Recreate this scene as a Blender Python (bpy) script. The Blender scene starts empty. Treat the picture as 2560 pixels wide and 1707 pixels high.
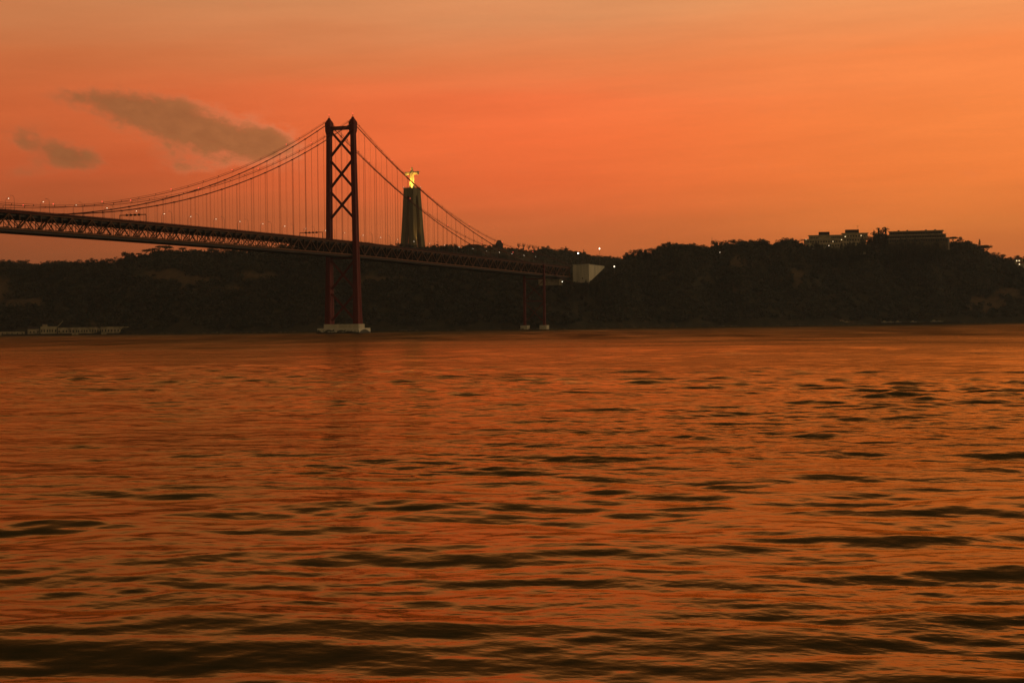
import bpy, math, random
import numpy as np
from mathutils import Vector, Matrix

random.seed(7)
rng = np.random.default_rng(7)
scene = bpy.context.scene
COL = scene.collection

# ------------------------------------------------------------------ camera
# world: x runs along the bridge towards the south bank, y to the east, z up, water level 0
CAM = np.array([-1472.68, -730.50, 6.23])
YAW, PITCH, ROLL, FOC = 1.200939, -0.0093566, -0.01244, 4625.06      # FOC in pixels of a 2560 px wide picture
_fw = np.array([math.sin(YAW)*math.cos(PITCH), math.cos(YAW)*math.cos(PITCH), math.sin(PITCH)])
_r = np.array([math.cos(YAW), -math.sin(YAW), 0.0])
_u = np.cross(_r, _fw)
_r2 = _r*math.cos(ROLL)+_u*math.sin(ROLL)
_u2 = -_r*math.sin(ROLL)+_u*math.cos(ROLL)
cd = bpy.data.cameras.new('camera')
cam = bpy.data.objects.new('camera', cd)
COL.objects.link(cam)
M = Matrix(((_r2[0], _u2[0], -_fw[0], CAM[0]), (_r2[1], _u2[1], -_fw[1], CAM[1]), (_r2[2], _u2[2], -_fw[2], CAM[2]), (0, 0, 0, 1)))
cam.matrix_world = M
cd.sensor_width = 36.0
cd.lens = 36.0*FOC/2560.0
cd.clip_start = 0.5
cd.clip_end = 60000
scene.camera = cam
scene.view_settings.view_transform = 'Standard'
scene.view_settings.look = 'None'
scene.view_settings.exposure = 0.0
scene.view_settings.gamma = 1.0

# ------------------------------------------------------------------ node maths helper
class Ex:
    def __init__(s, nt, v): s.nt, s.v = nt, v
    def _op(s, op, *a):
        n = s.nt.nodes.new('ShaderNodeMath'); n.operation = op
        for i, x in enumerate((s,)+a):
            x = x.v if isinstance(x, Ex) else x
            if isinstance(x, (int, float)): n.inputs[i].default_value = x
            else: s.nt.links.new(x, n.inputs[i])
        return Ex(s.nt, n.outputs[0])
    def __add__(s, o): return s._op('ADD', o)
    def __radd__(s, o): return s._op('ADD', o)
    def __sub__(s, o): return s._op('SUBTRACT', o)
    def __rsub__(s, o): return Ex(s.nt, o)._op('SUBTRACT', s)
    def __mul__(s, o): return s._op('MULTIPLY', o)
    def __rmul__(s, o): return s._op('MULTIPLY', o)
    def __truediv__(s, o): return s._op('DIVIDE', o)
    def f(s, op, *a): return s._op(op, *a)
def smooth(x, a, b):
    n = x.nt.nodes.new('ShaderNodeMapRange'); n.interpolation_type = 'SMOOTHSTEP'
    x.nt.links.new(x.v, n.inputs['Value'])
    n.inputs['From Min'].default_value = a; n.inputs['From Max'].default_value = b
    return Ex(x.nt, n.outputs['Result'])
def ramp(nt, fac, stops, interp='LINEAR'):
    n = nt.nodes.new('ShaderNodeValToRGB'); cr = n.color_ramp; cr.interpolation = interp
    while len(cr.elements) > 1: cr.elements.remove(cr.elements[-1])
    cr.elements[0].position = stops[0][0]; cr.elements[0].color = stops[0][1]
    for p, c in stops[1:]:
        e = cr.elements.new(p); e.color = c
    nt.links.new(fac.v if isinstance(fac, Ex) else fac, n.inputs[0])
    return n.outputs[0]
def mix(nt, fac, a, b, mode='MIX'):
    n = nt.nodes.new('ShaderNodeMix'); n.data_type = 'RGBA'; n.blend_type = mode
    for x, i in ((fac, 0), (a, 6), (b, 7)):
        x = x.v if isinstance(x, Ex) else x
        if isinstance(x, (int, float)): n.inputs[i].default_value = x
        elif isinstance(x, tuple): n.inputs[i].default_value = x
        else: nt.links.new(x, n.inputs[i])
    return n.outputs[2]
def noise(nt, vec, scale, detail=3, rough=0.5, dims='3D'):
    n = nt.nodes.new('ShaderNodeTexNoise'); n.noise_dimensions = dims
    n.inputs['Scale'].default_value = scale; n.inputs['Detail'].default_value = detail; n.inputs['Roughness'].default_value = rough
    if vec is not None: nt.links.new(vec, n.inputs['Vector'])
    return Ex(nt, n.outputs[0])
def lin(c):
    return tuple((x/255/12.92 if x/255 <= .04045 else ((x/255+.055)/1.055)**2.4) for x in c)+(1.0,)

# ------------------------------------------------------------------ sky: dusk glow after sunset, strongest to the west (right)
world = bpy.data.worlds.new('World'); scene.world = world
world.use_nodes = True
nt = world.node_tree; nt.nodes.clear()
out = nt.nodes.new('ShaderNodeOutputWorld')
tc = nt.nodes.new('ShaderNodeTexCoord')
sep = nt.nodes.new('ShaderNodeSeparateXYZ'); nt.links.new(tc.outputs['Generated'], sep.inputs[0])
X, Y, Z = (Ex(nt, sep.outputs[i]) for i in range(3))
el = Z.f('ARCSINE')*(180/math.pi)
sideways = X*float(_r[0])+Y*float(_r[1])
ahead = X*math.sin(YAW)+Y*math.cos(YAW)
az = sideways.f('ARCTAN2', ahead)*(180/math.pi)                       # degrees right of the river crossing
elp = (el.f('MAXIMUM', 0.0)/90.0).f('SQRT')
# a slow wavering of the colour bands
cmb = nt.nodes.new('ShaderNodeCombineXYZ')
nt.links.new((az*0.045).v, cmb.inputs[0]); nt.links.new((el*0.42-az*0.016).v, cmb.inputs[1])
band = noise(nt, cmb.outputs[0], 1.0, 4, 0.55)
elw = ((el+(band-0.5)*2.4).f('MAXIMUM', 0.0)/90.0).f('SQRT')
def st(l): return [(math.sqrt(e/90), lin(c)) for e, c in l]
HI = [(11.8, (172, 112, 66)), (14, (124, 79, 44)), (20, (80, 56, 33)), (30, (72, 58, 36)), (50, (72, 62, 42)), (90, (78, 70, 50))]
c_l = ramp(nt, elw, st([(0, (132, 66, 34)), (2.3, (150, 76, 40)), (3.3, (168, 82, 43)), (4.65, (196, 88, 46)), (6.5, (208, 99, 52)), (8.35, (205, 111, 62)), (10.2, (204, 131, 82))]+HI))
c_c = ramp(nt, elw, st([(0, (178, 92, 46)), (2.35, (200, 100, 50)), (3.2, (212, 103, 53)), (4.45, (238, 106, 54)), (5.7, (250, 112, 58)), (6.9, (248, 116, 64)), (8.1, (232, 128, 74)), (9.95, (223, 148, 96))]+HI))
c_r = ramp(nt, elw, st([(0, (195, 100, 48)), (2.15, (212, 112, 52)), (3, (226, 122, 55)), (4.25, (248, 129, 58)), (6.1, (255, 137, 66)), (7.9, (255, 141, 74)), (9.75, (243, 156, 95))]+HI))
base = mix(nt, smooth(az, -15.5, 1.0), c_l, c_c)
base = mix(nt, smooth(az, -1.0, 15.5), base, c_r)
base = mix(nt, smooth(az.f('ABSOLUTE'), 50, 120), base, lin((130, 110, 80)))
gain = ramp(nt, (az+180.0)/360.0, [(p, (g, g, g, 1)) for p, g in ((0, 1.0), (.25, .75), (.40, .8), (.457, 1), (.543, 1), (.66, 1.15), (.78, 1.3), (1, 1.0))])
sky = mix(nt, 1.0, base, gain, 'MULTIPLY')
fine = noise(nt, cmb.outputs[0], 3.0, 5, 0.6)
sky = mix(nt, 1.0, sky, ramp(nt, fine, [(0.25, (.93, .91, .90, 1)), (0.75, (1.06, 1.07, 1.08, 1))]), 'MULTIPLY')
# two smoky clouds left of the tower: clusters of soft lobes broken up by noise
cn = nt.nodes.new('ShaderNodeCombineXYZ')
nt.links.new((az*0.55).v, cn.inputs[0]); nt.links.new((el*1.1+az*0.15).v, cn.inputs[1])
cl_n = noise(nt, cn.outputs[0], 1.5, 5, 0.55)
def lobe(px, py, wx, wy, tilt, s=1.0):
    a0 = math.degrees(math.atan((px-1280)/FOC)); e0 = math.degrees(math.atan((824.6-0.0124*px-py)/FOC))
    t = math.radians(-tilt); k = FOC*math.pi/180
    dx, dy = az-a0, el-e0
    p = (dx*math.cos(t)+dy*math.sin(t))*(k/wx); q = (dy*math.cos(t)-dx*math.sin(t))*(k/wy)
    return ((p*p+q*q)*-1.0).f('EXPONENT')*s
lobes = [lobe(205, 256, 70, 22, 3, .55), lobe(290, 268, 80, 32, 6, .75), lobe(400, 295, 100, 46, 9), lobe(485, 322, 115, 58, 8), lobe(600, 360, 110, 46, 3), lobe(695, 362, 60, 42, 0, .9), lobe(480, 415, 80, 24, 0, .5), lobe(260, 300, 90, 26, 20, .3),
         lobe(70, 350, 55, 34, 8, .55), lobe(150, 395, 85, 36, 12, 1), lobe(210, 408, 55, 28, 5, .6), lobe(70, 440, 50, 18, 0, .35)]
tot = lobes[0]
for l in lobes[1:]: tot = tot+l
cn2 = nt.nodes.new('ShaderNodeCombineXYZ'); nt.links.new((az*1.3).v, cn2.inputs[0]); nt.links.new((el*1.9+az*0.2).v, cn2.inputs[1])
cl_n2 = noise(nt, cn2.outputs[0], 1.6, 6, 0.6)
cov = smooth(tot+(cl_n-0.5)*1.1+(cl_n2-0.5)*1.7*smooth(tot, .02, .5), 0.10, 1.25)
ccol = mix(nt, smooth(az, -16.0, -6.0), lin((146, 90, 52)), lin((158, 100, 58)))
ccol = mix(nt, 1.0, ccol, ramp(nt, cl_n2, [(.3, (.88, .88, .88, 1)), (.7, (1.14, 1.12, 1.10, 1))]), 'MULTIPLY')
rim = cov*(1.0-cov)*(smooth(az, -12.0, -7.2)*1.9+.35)
sky = mix(nt, rim, sky, lin((255, 138, 92)))
sky = mix(nt, cov*0.86, sky, ccol)
bg = nt.nodes.new('ShaderNodeBackground'); nt.links.new(sky, bg.inputs[0]); bg.inputs[1].default_value = 1.0
SUN_AZ = YAW+math.radians(72)         # compass from +y towards +x: over the right shoulder of the hills
SUN_EL = math.radians(2.0)
skt = nt.nodes.new('ShaderNodeTexSky'); skt.sky_type = 'NISHITA'; skt.sun_disc = False
skt.sun_elevation = SUN_EL; skt.sun_rotation = SUN_AZ
b2 = nt.nodes.new('ShaderNodeBackground'); nt.links.new(skt.outputs[0], b2.inputs[0]); b2.inputs[1].default_value = 0.004
add = nt.nodes.new('ShaderNodeAddShader'); nt.links.new(bg.outputs[0], add.inputs[0]); nt.links.new(b2.outputs[0], add.inputs[1])
nt.links.new(add.outputs[0], out.inputs[0])

sl = bpy.data.lights.new('sun', 'SUN'); sl.energy = 0.5; sl.angle = math.radians(12); sl.color = (1.0, .78, .45)
so = bpy.data.objects.new('sun', sl); COL.objects.link(so)
sd = Vector((math.sin(SUN_AZ)*math.cos(math.radians(6)), math.cos(SUN_AZ)*math.cos(math.radians(6)), math.sin(math.radians(6))))
so.rotation_euler = sd.to_track_quat('Z', 'Y').to_euler()
so.location = (0, 0, 400)

# ------------------------------------------------------------------ survey helpers
def ray(px, py): return _fw*FOC+_r2*(px-1280)+_u2*(853.5-py)
def P(px, py, D):
    d = ray(px, py); return CAM+d*(D/math.hypot(d[0], d[1]))

# ------------------------------------------------------------------ materials
def pbr(name, col, rough=0.7, metal=0.0, var=0.0, scale=0.4, emit=None, estr=0.0, spec=0.2, streak=False):
    m = bpy.data.materials.new(name); m.use_nodes = True
    t = m.node_tree; b = t.nodes['Principled BSDF']
    b.inputs['Base Color'].default_value = tuple(col)+(1,)
    b.inputs['Roughness'].default_value = rough; b.inputs['Metallic'].default_value = metal
    b.inputs['Specular IOR Level'].default_value = spec
    if var:
        g = t.nodes.new('ShaderNodeNewGeometry')
        v = g.outputs['Position']
        if streak:
            mp = t.nodes.new('ShaderNodeMapping'); mp.inputs['Scale'].default_value = (1, 1, .15)
            t.links.new(v, mp.inputs[0]); v = mp.outputs[0]
        n = noise(t, v, scale, 5, .6)
        lo = tuple(c*(1-var) for c in col)+(1,); hi = tuple(min(1, c*(1+var)) for c in col)+(1,)
        t.links.new(ramp(t, n, [(.3, lo), (.7, hi)]), b.inputs['Base Color'])
    if emit:
        b.inputs['Emission Color'].default_value = tuple(emit)+(1,); b.inputs['Emission Strength'].default_value = estr
    return m
RED = pbr('red_paint', (.115, .006, .003), .7, var=.35, scale=.3, streak=True)
REDP = pbr('red_brown_girder_paint', (.125, .046, .017), .7, var=.35, scale=.5)
FASC = pbr('fascia_paint', (.045, .007, .004), .8, var=.3)
CABLE = pbr('cable_paint', (.09, .016, .009), .7)
ASPH = pbr('asphalt', (.04, .04, .04), .85, var=.2)
STEEL = pbr('dark_steel', (.022, .014, .009), .6, var=.2)
GALV = pbr('galvanised_steel', (.16, .14, .12), .5)
CONC = pbr('pale_concrete', (.46, .40, .28), .85, var=.25, scale=.25, streak=True)
PLAST = pbr('weathered_plaster', (.38, .30, .18), .9, var=.45, scale=.22)
PLAST2 = pbr('pale_plaster', (.44, .36, .21), .9, var=.2, scale=.3)
PLAST3 = pbr('dim_plaster', (.13, .10, .06), .9, var=.4)
ROOF = pbr('clay_tiles', (.16, .06, .035), .9, var=.3, scale=1.0)
DARKROOF = pbr('dark_roof', (.05, .035, .03), .9, var=.3)
GLASS = pbr('window_glass', (.03, .03, .03), .1)
STONE = pbr('pedestal_concrete', (.17, .135, .065), .9, var=.3, scale=.12, streak=True)
STAT = pbr('statue_stone', (.60, .50, .30), .8, var=.1, scale=.5)
LAMP = pbr('lit_lamp', (.8, .8, .7), .5, emit=(1, .80, .55), estr=3.2)
LAMPW = pbr('lit_white_lamp', (.8, .8, .8), .5, emit=(1, .90, .68), estr=7)
WIN = pbr('lit_window', (.5, .4, .3), .5, emit=(1, .72, .38), estr=2.5)
REDL = pbr('red_light', (.5, .05, .05), .5, emit=(1, .10, .06), estr=1.7)
BLUEW = pbr('headlight', (.8, .8, .9), .4, emit=(.85, .85, 1), estr=9)
CARP = pbr('dark_car_paint', (.04, .04, .05), .35)
CARW = pbr('pale_lorry_paint', (.12, .11, .10), .5)
RUB = pbr('rubber', (.02, .02, .02), .9)
BARK = pbr('bark', (.06, .045, .03), .95, var=.3, scale=2)
BOATP = pbr('boat_paint', (.30, .27, .22), .5, var=.2)
ROCK = pbr('shore_rock', (.05, .04, .028), .95, var=.4, scale=.5)
def leafmat(name, a, b):
    m = bpy.data.materials.new(name); m.use_nodes = True
    t = m.node_tree; bs = t.nodes['Principled BSDF']; bs.inputs['Roughness'].default_value = .9; bs.inputs['Specular IOR Level'].default_value = .15
    at = t.nodes.new('ShaderNodeAttribute'); at.attribute_name = 'tone'
    t.links.new(ramp(t, Ex(t, at.outputs['Fac']), [(0, tuple(a)+(1,)), (1, tuple(b)+(1,))]), bs.inputs['Base Color'])
    return m
LEAF = leafmat('foliage', (.042, .040, .028), (.095, .083, .056))
LEAFP = leafmat('pine_foliage', (.034, .032, .017), (.075, .064, .030))
TWIG = leafmat('bare_twigs', (.07, .045, .03), (.12, .08, .05))

# ------------------------------------------------------------------ mesh builder
class MB:
    def __init__(s): s.v, s.f = [], []
    def add(s, vs, fs):
        k = len(s.v); s.v += [tuple(map(float, p)) for p in vs]; s.f += [tuple(i+k for i in q) for q in fs]; return s
    def box(s, x0, x1, y0, y1, z0, z1):
        return s.add([(x0, y0, z0), (x1, y0, z0), (x1, y1, z0), (x0, y1, z0), (x0, y0, z1), (x1, y0, z1), (x1, y1, z1), (x0, y1, z1)],
                     [(0, 3, 2, 1), (4, 5, 6, 7), (0, 1, 5, 4), (1, 2, 6, 5), (2, 3, 7, 6), (3, 0, 4, 7)])
    def bar(s, a, b, w, h, up=(0, 0, 1)):
        a, b, up = np.array(a, float), np.array(b, float), np.array(up, float)
        d = b-a; d /= np.linalg.norm(d); sd = np.cross(d, up)
        if np.linalg.norm(sd) < 1e-4: sd = np.cross(d, (1, 0, 0))
        sd /= np.linalg.norm(sd); u = np.cross(sd, d)
        vs = [p+sd*(i*w/2)+u*(j*h/2) for p in (a, b) for i, j in ((-1, -1), (1, -1), (1, 1), (-1, 1))]
        return s.add(vs, [(0, 3, 2, 1), (4, 5, 6, 7), (0, 1, 5, 4), (1, 2, 6, 5), (2, 3, 7, 6), (3, 0, 4, 7)])
    def tube(s, pts, r, n=6):
        pts = [np.array(p, float) for p in pts]
        rs = r if isinstance(r, (list, tuple)) else [r]*len(pts)
        vs = []
        for i, p in enumerate(pts):
            d = pts[min(i+1, len(pts)-1)]-pts[max(i-1, 0)]; d /= np.linalg.norm(d)
            a = np.cross(d, (0, 0, 1)) if abs(d[2]) < .9 else np.cross(d, (1, 0, 0)); a /= np.linalg.norm(a); b = np.cross(d, a)
            vs += [p+rs[i]*(a*math.cos(2*math.pi*j/n)+b*math.sin(2*math.pi*j/n)) for j in range(n)]
        fs = [(i*n+j, i*n+(j+1) % n, (i+1)*n+(j+1) % n, (i+1)*n+j) for i in range(len(pts)-1) for j in range(n)]
        fs += [tuple(range(n))[::-1], tuple((len(pts)-1)*n+j for j in range(n))]
        return s.add(vs, fs)
    def rings(s, rings, cap=True):
        n = len(rings[0]); vs = [p for r in rings for p in r]
        fs = [(i*n+j, i*n+(j+1) % n, (i+1)*n+(j+1) % n, (i+1)*n+j) for i in range(len(rings)-1) for j in range(n)]
        if cap: fs += [tuple(range(n))[::-1], tuple((len(rings)-1)*n+j for j in range(n))]
        return s.add(vs, fs)
    def ball(s, c, rx, ry=None, rz=None, n=8, m=5):
        ry = ry or rx; rz = rz or rx
        rg = []
        for i in range(m+1):
            t = math.pi*(i+.0)/m; q = max(math.sin(t), .02)
            rg.append([(c[0]+rx*q*math.cos(2*math.pi*j/n), c[1]+ry*q*math.sin(2*math.pi*j/n), c[2]-rz*math.cos(t)) for j in range(n)])
        return s.rings(rg)
    def build(s, name, mat, parent=None, bevel=0, smooth_=False, loc=None):
        me = bpy.data.meshes.new(name); me.from_pydata(s.v, [], s.f); me.materials.append(mat)
        if smooth_: me.polygons.foreach_set('use_smooth', [True]*len(me.polygons))
        o = bpy.data.objects.new(name, me); COL.objects.link(o)
        if parent: o.parent = parent
        if loc is not None: o.location = loc
        if bevel:
            bv = o.modifiers.new('bevel', 'BEVEL'); bv.width = bevel; bv.segments = 2
        return o
def tag(o, label=None, cat=None, group=None, kind=None):
    if label: o['label'] = label
    if cat: o['category'] = cat
    if group: o['group'] = group
    if kind: o['kind'] = kind
    return o
def empty(name, loc=(0, 0, 0), rz=0.0):
    o = bpy.data.objects.new(name, None); COL.objects.link(o); o.location = tuple(map(float, loc)); o.rotation_euler = (0, 0, rz)
    o.empty_display_size = 2; return o
def copy_tree(o, parent=None):
    c = o.copy(); COL.objects.link(c)
    if parent: c.parent = parent
    for ch in list(o.children): copy_tree(ch, c)
    return c
def npmesh(name, V, F, mat, tone=None, parent=None, smooth_=False):
    me = bpy.data.meshes.new(name)
    k = F.shape[1]
    me.vertices.add(len(V)); me.vertices.foreach_set('co', np.ascontiguousarray(V, np.float32).ravel())
    me.loops.add(F.size); me.loops.foreach_set('vertex_index', np.ascontiguousarray(F, np.int32).ravel())
    me.polygons.add(len(F)); me.polygons.foreach_set('loop_start', np.arange(0, F.size, k, dtype=np.int32))
    me.polygons.foreach_set('loop_total', np.full(len(F), k, np.int32))
    if smooth_: me.polygons.foreach_set('use_smooth', np.ones(len(F), bool))
    me.update(calc_edges=True)
    if tone is not None:
        dom = 'FACE' if len(tone) == len(F) else 'POINT'
        a = me.attributes.new('tone', 'FLOAT', dom); a.data.foreach_set('value', np.ascontiguousarray(tone, np.float32))
    me.materials.append(mat)
    o = bpy.data.objects.new(name, me); COL.objects.link(o)
    if parent: o.parent = parent
    return o

def vnoise(x, y, seed=0):
    xi, yi = np.floor(x).astype(int), np.floor(y).astype(int); fx, fy = x-xi, y-yi
    fx, fy = fx*fx*(3-2*fx), fy*fy*(3-2*fy)
    def h(a, b_):
        s = np.sin(a*127.1+b_*311.7+seed*74.7)*43758.5453; return s-np.floor(s)
    return (h(xi, yi)*(1-fx)+h(xi+1, yi)*fx)*(1-fy)+(h(xi, yi+1)*(1-fx)+h(xi+1, yi+1)*fx)*fy

# ------------------------------------------------------------------ water
na_ = 1300
px_dep = np.concatenate([[1.3, 1.6, 2.0, 2.6, 3.3], np.arange(4.2, 150, .28), np.arange(150, 425, .75)])       # rows below the horizon
R = 6.23*1850/px_dep
R = R[:, None]
A = np.concatenate([np.linspace(-75, -19, 60), np.linspace(-18.8, 18.8, na_), np.linspace(19, 75, 60)])*math.pi/180
A = A[None, :]+YAW
WX = CAM[0]+R*np.sin(A); WY = CAM[1]+R*np.cos(A)
dR = np.abs(np.gradient(R[:, 0]))[:, None]
H = np.zeros_like(WX)
NW = 190
for i in range(NW):
    lam = math.exp(rng.uniform(math.log(.30), math.log(15)))
    th = YAW+math.pi+rng.normal(0.12, .55 if lam > 3 else .75)
    k = 2*math.pi/lam
    slope = .0068*(.7 if lam < .9 else (1.25 if lam < 3.5 else (1.0 if lam < 7 else .85)))
    w = np.clip((lam/dR-1.1)/1.4, 0, 1)*((.42 if lam < 4.5 else .58)+(.58 if lam < 4.5 else .40)*np.clip((R-40)/140, 0, 1))
    if w.max() <= 0: continue
    ph = rng.uniform(0, 6.28)
    H += w*(slope/k)*1.9*np.sin(k*(WX*math.sin(th)+WY*math.cos(th))+ph)
# gusts and lulls
env = .78+.35*np.sin(WX*.021+WY*.013+1)*np.sin(WX*.017-WY*.03+2)+.2*np.sin(WX*.07+WY*.05)*np.sin(WX*.05-WY*.09)
gx, gy = WX*math.cos(YAW)-WY*math.sin(YAW), WX*math.sin(YAW)+WY*math.cos(YAW)
patch = vnoise(gx/7, gy/5, 31)*.6+vnoise(gx/41, gy/37, 32)*.4
H *= env*(.50+1.0*patch)*1.05
V = np.stack([WX, WY, H], -1).reshape(-1, 3)
nR, nA = WX.shape
idx = np.arange(nR*nA).reshape(nR, nA)
F = np.stack([idx[:-1, :-1], idx[:-1, 1:], idx[1:, 1:], idx[1:, :-1]], -1).reshape(-1, 4)[:, ::-1]
wm = bpy.data.materials.new('river_water'); wm.use_nodes = True
t = wm.node_tree; b = t.nodes['Principled BSDF']
t.nodes.remove(b)
dif = t.nodes.new('ShaderNodeBsdfDiffuse'); dif.inputs['Color'].default_value = (.012, .011, .004, 1)
glo = t.nodes.new('ShaderNodeBsdfGlossy'); glo.inputs['Color'].default_value = (.90, .71, .37, 1); glo.inputs['Roughness'].default_value = .06
fre = t.nodes.new('ShaderNodeFresnel'); fre.inputs['IOR'].default_value = 1.33
mxs = t.nodes.new('ShaderNodeMixShader'); mo = t.nodes['Material Output']
t.links.new(dif.outputs[0], mxs.inputs[1]); t.links.new(glo.outputs[0], mxs.inputs[2]); t.links.new(mxs.outputs[0], mo.inputs['Surface'])
g = t.nodes.new('ShaderNodeNewGeometry')
mp = t.nodes.new('ShaderNodeMapping'); mp.inputs['Rotation'].default_value = (0, 0, YAW-math.pi/2); mp.inputs['Scale'].default_value = (1, .68, 1)
mp.inputs['Rotation'].default_value = (0, 0, -(math.pi/2-YAW))
t.links.new(g.outputs['Position'], mp.inputs[0])
n1 = noise(t, mp.outputs[0], 1.6, 3, .55); n2 = noise(t, mp.outputs[0], .45, 2, .5)
bp = t.nodes.new('ShaderNodeBump'); bp.inputs['Strength'].default_value = 1.0; bp.inputs['Distance'].default_value = 1.0
n3 = noise(t, mp.outputs[0], .13, 2, .5); gust = smooth(noise(t, mp.outputs[0], .011, 3, .6), .35, .65)*.9+.55
gs = t.nodes.new('ShaderNodeSeparateXYZ'); t.links.new(g.outputs['Position'], gs.inputs[0])
far_ = smooth(Ex(t, gs.outputs[0])+(noise(t, mp.outputs[0], .006, 3, .6)-.5)*520.0+(noise(t, mp.outputs[0], .021, 3, .6)-.5)*700.0, -1330, -640); chop = far_*1.6+smooth(Ex(t, gs.outputs[0]), -1440, -1330)*.45+.62          # rougher in the tide out in mid river
t.links.new(((n1*.045+n2*.13+n3*.34)*gust*chop).v, bp.inputs['Height']); [t.links.new(bp.outputs[0], q.inputs['Normal']) for q in (dif, glo, fre)]; m1 = t.nodes.new('ShaderNodeMapping'); m1.inputs['Rotation'].default_value = (0, 0, -(math.pi/2-YAW)); t.links.new(g.outputs['Position'], m1.inputs[0])
m2 = t.nodes.new('ShaderNodeMapping'); m2.inputs['Scale'].default_value = (.007, .035, 1); t.links.new(m1.outputs[0], m2.inputs[0])
refl_streak = (noise(t, m2.outputs[0], 1.0, 4, .65)-.5)*far_  # bright and dark streaks put into the reflectance in place of fine ripples
t.links.new((far_*.16+.09).v, glo.inputs['Roughness']); t.links.new((Ex(t, fre.outputs[0])*(1.0-far_*.62-refl_streak*1.5)).v, mxs.inputs[0])  # mirror strength dimmed by position to paint the darker far water
water = npmesh('river_water', V, F, wm, smooth_=True); tag(water, kind='structure')

# ------------------------------------------------------------------ terrain of the south bank
SKY = [(-500, 668), (-250, 655), (0, 652), (75, 650), (110, 655), (150, 648), (200, 650), (230, 647), (262, 641), (275, 648), (300, 644), (315, 631), (335, 624), (370, 623), (385, 618), (420, 617), (440, 622), (480, 618), (545, 621), (600, 614), (700, 614), (800, 607), (880, 606),
       (940, 607), (960, 608), (985, 611), (1000, 608), (1060, 609), (1085, 612), (1100, 609), (1130, 612), (1165, 612), (1200, 626), (1260, 640), (1340, 650), (1400, 668), (1440, 676), (1500, 688), (1535, 680), (1548, 650), (1556, 634), (1578, 627), (1596, 623), (1619, 620), (1628, 629), (1636, 613), (1663, 606), (1681, 606), (1724, 608), (1765, 611), (1776, 614), (1782, 604),
       (1808, 600), (1831, 597), (1844, 603), (1867, 598), (1880, 603), (1906, 597), (1925, 601), (1942, 613), (1956, 598), (1987, 592), (1998, 600), (2019, 608), (2050, 618), (2120, 616), (2165, 606), (2175, 590), (2187, 578), (2200, 571), (2218, 570), (2226, 590), (2240, 603), (2360, 604), (2381, 596), (2414, 594), (2437, 602), (2443, 608), (2451, 600), (2459, 611), (2475, 619), (2481, 628), (2496, 632), (2516, 634), (2545, 636), (2600, 640), (2800, 655), (3100, 670)]
BACK = [(1100, 640), (1160, 612), (1206, 610), (1240, 609), (1262, 615), (1280, 614), (1310, 616), (1350, 624), (1358, 614), (1370, 611), (1378, 618), (1386, 625), (1399, 621), (1412, 624), (1418, 616), (1424, 624), (1438, 624), (1458, 629), (1462, 626), (1470, 633), (1488, 636), (1506, 637), (1524, 638), (1540, 642), (1560, 642), (1640, 660)]
def itp(tab, u): return np.interp(u, [a for a, b in tab], [b for a, b in tab])
DS = [(-600, 2500), (0, 2350), (500, 2150), (1000, 2080), (1300, 2086), (1420, 2100), (2000, 2250), (2560, 2400), (3200, 2600)]
DR = [(-600, 2750), (0, 2600), (500, 2380), (1000, 2330), (1300, 2295), (1430, 2290), (1550, 2330), (2000, 2520), (2560, 2650), (3200, 2850)]
def hz(py, px, D):        # height above water of the sight line at distance D
    hor = 826.1-0.01242*px
    return 6.23+(hor-py)/math.sqrt(FOC**2+(px-1280)**2)*D
TREEPX = 18.0
def smoothtab(tab, w):
    us = np.arange(-800, 3400, 4.0); y = itp(tab, us); k = np.ones(w)/w
    return us, np.convolve(np.pad(y, w//2, mode='edge'), k, 'same')[w//2:w//2+len(us)]
_su, _sy = smoothtab(SKY, 9); _bu, _by = smoothtab(BACK, 7)
def height(u, D):
    u = np.asarray(u, float); D = np.asarray(D, float)
    ds = itp(DS, u)+14*(vnoise(u/60, u*0, 3)-.5); dr = itp(DR, u)
    sy = np.interp(u, _su, _sy)+TREEPX
    hr = 6.23+(826.1-.01242*u-sy)/np.sqrt(FOC**2+(u-1280)**2)*dr
    t_ = np.clip((D-ds)/(dr-ds), -1, 1)
    tt = np.clip(t_, 0, 1)
    gul = (vnoise(u/75, D/90+5, 1)-.5)*.34+(vnoise(u/30, D/40, 2)-.5)*.14
    sh = np.clip(.02*(tt > 0)+.98*np.sin(tt*math.pi/2)**1.15+gul*np.sin(tt*math.pi)*1.0, 0, 1)
    h = np.where(t_ > 0, 1.2+(hr-1.2)*sh, t_*14)
    beyond = D > dr
    hb = 6.23+(826.1-.01242*u-(np.interp(u, _bu, _by)+10))/np.sqrt(FOC**2+(u-1280)**2)*2800
    wB = np.clip((u-1120)/45, 0, 1)*np.clip((1600-u)/45, 0, 1)
    q = np.clip((D-dr)/(2800-dr), 0, 1); q = q*q*(3-2*q)
    hB = np.where(D < 2800, hr*(1-q)+hb*q-7*np.sin(q*math.pi), hb-(D-2800)*.05)
    hA = hr-(D-dr)*.035
    h = np.where(beyond, hA*(1-wB)+hB*wB, h)
    return h
PATCH = [(-10, 725, 45, 40), (60, 760, 60, 14), (420, 690, 55, 16), (500, 700, 80, 10), (560, 722, 50, 8), (640, 690, 60, 9), (760, 764, 22, 4), (950, 698, 60, 5), (1010, 692, 30, 5), (2470, 760, 60, 22), (2520, 735, 40, 12), (2140, 590, 1, 1), (1990, 690, 22, 26), (1850, 660, 24, 20), (990, 695, 40, 5)]
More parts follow.
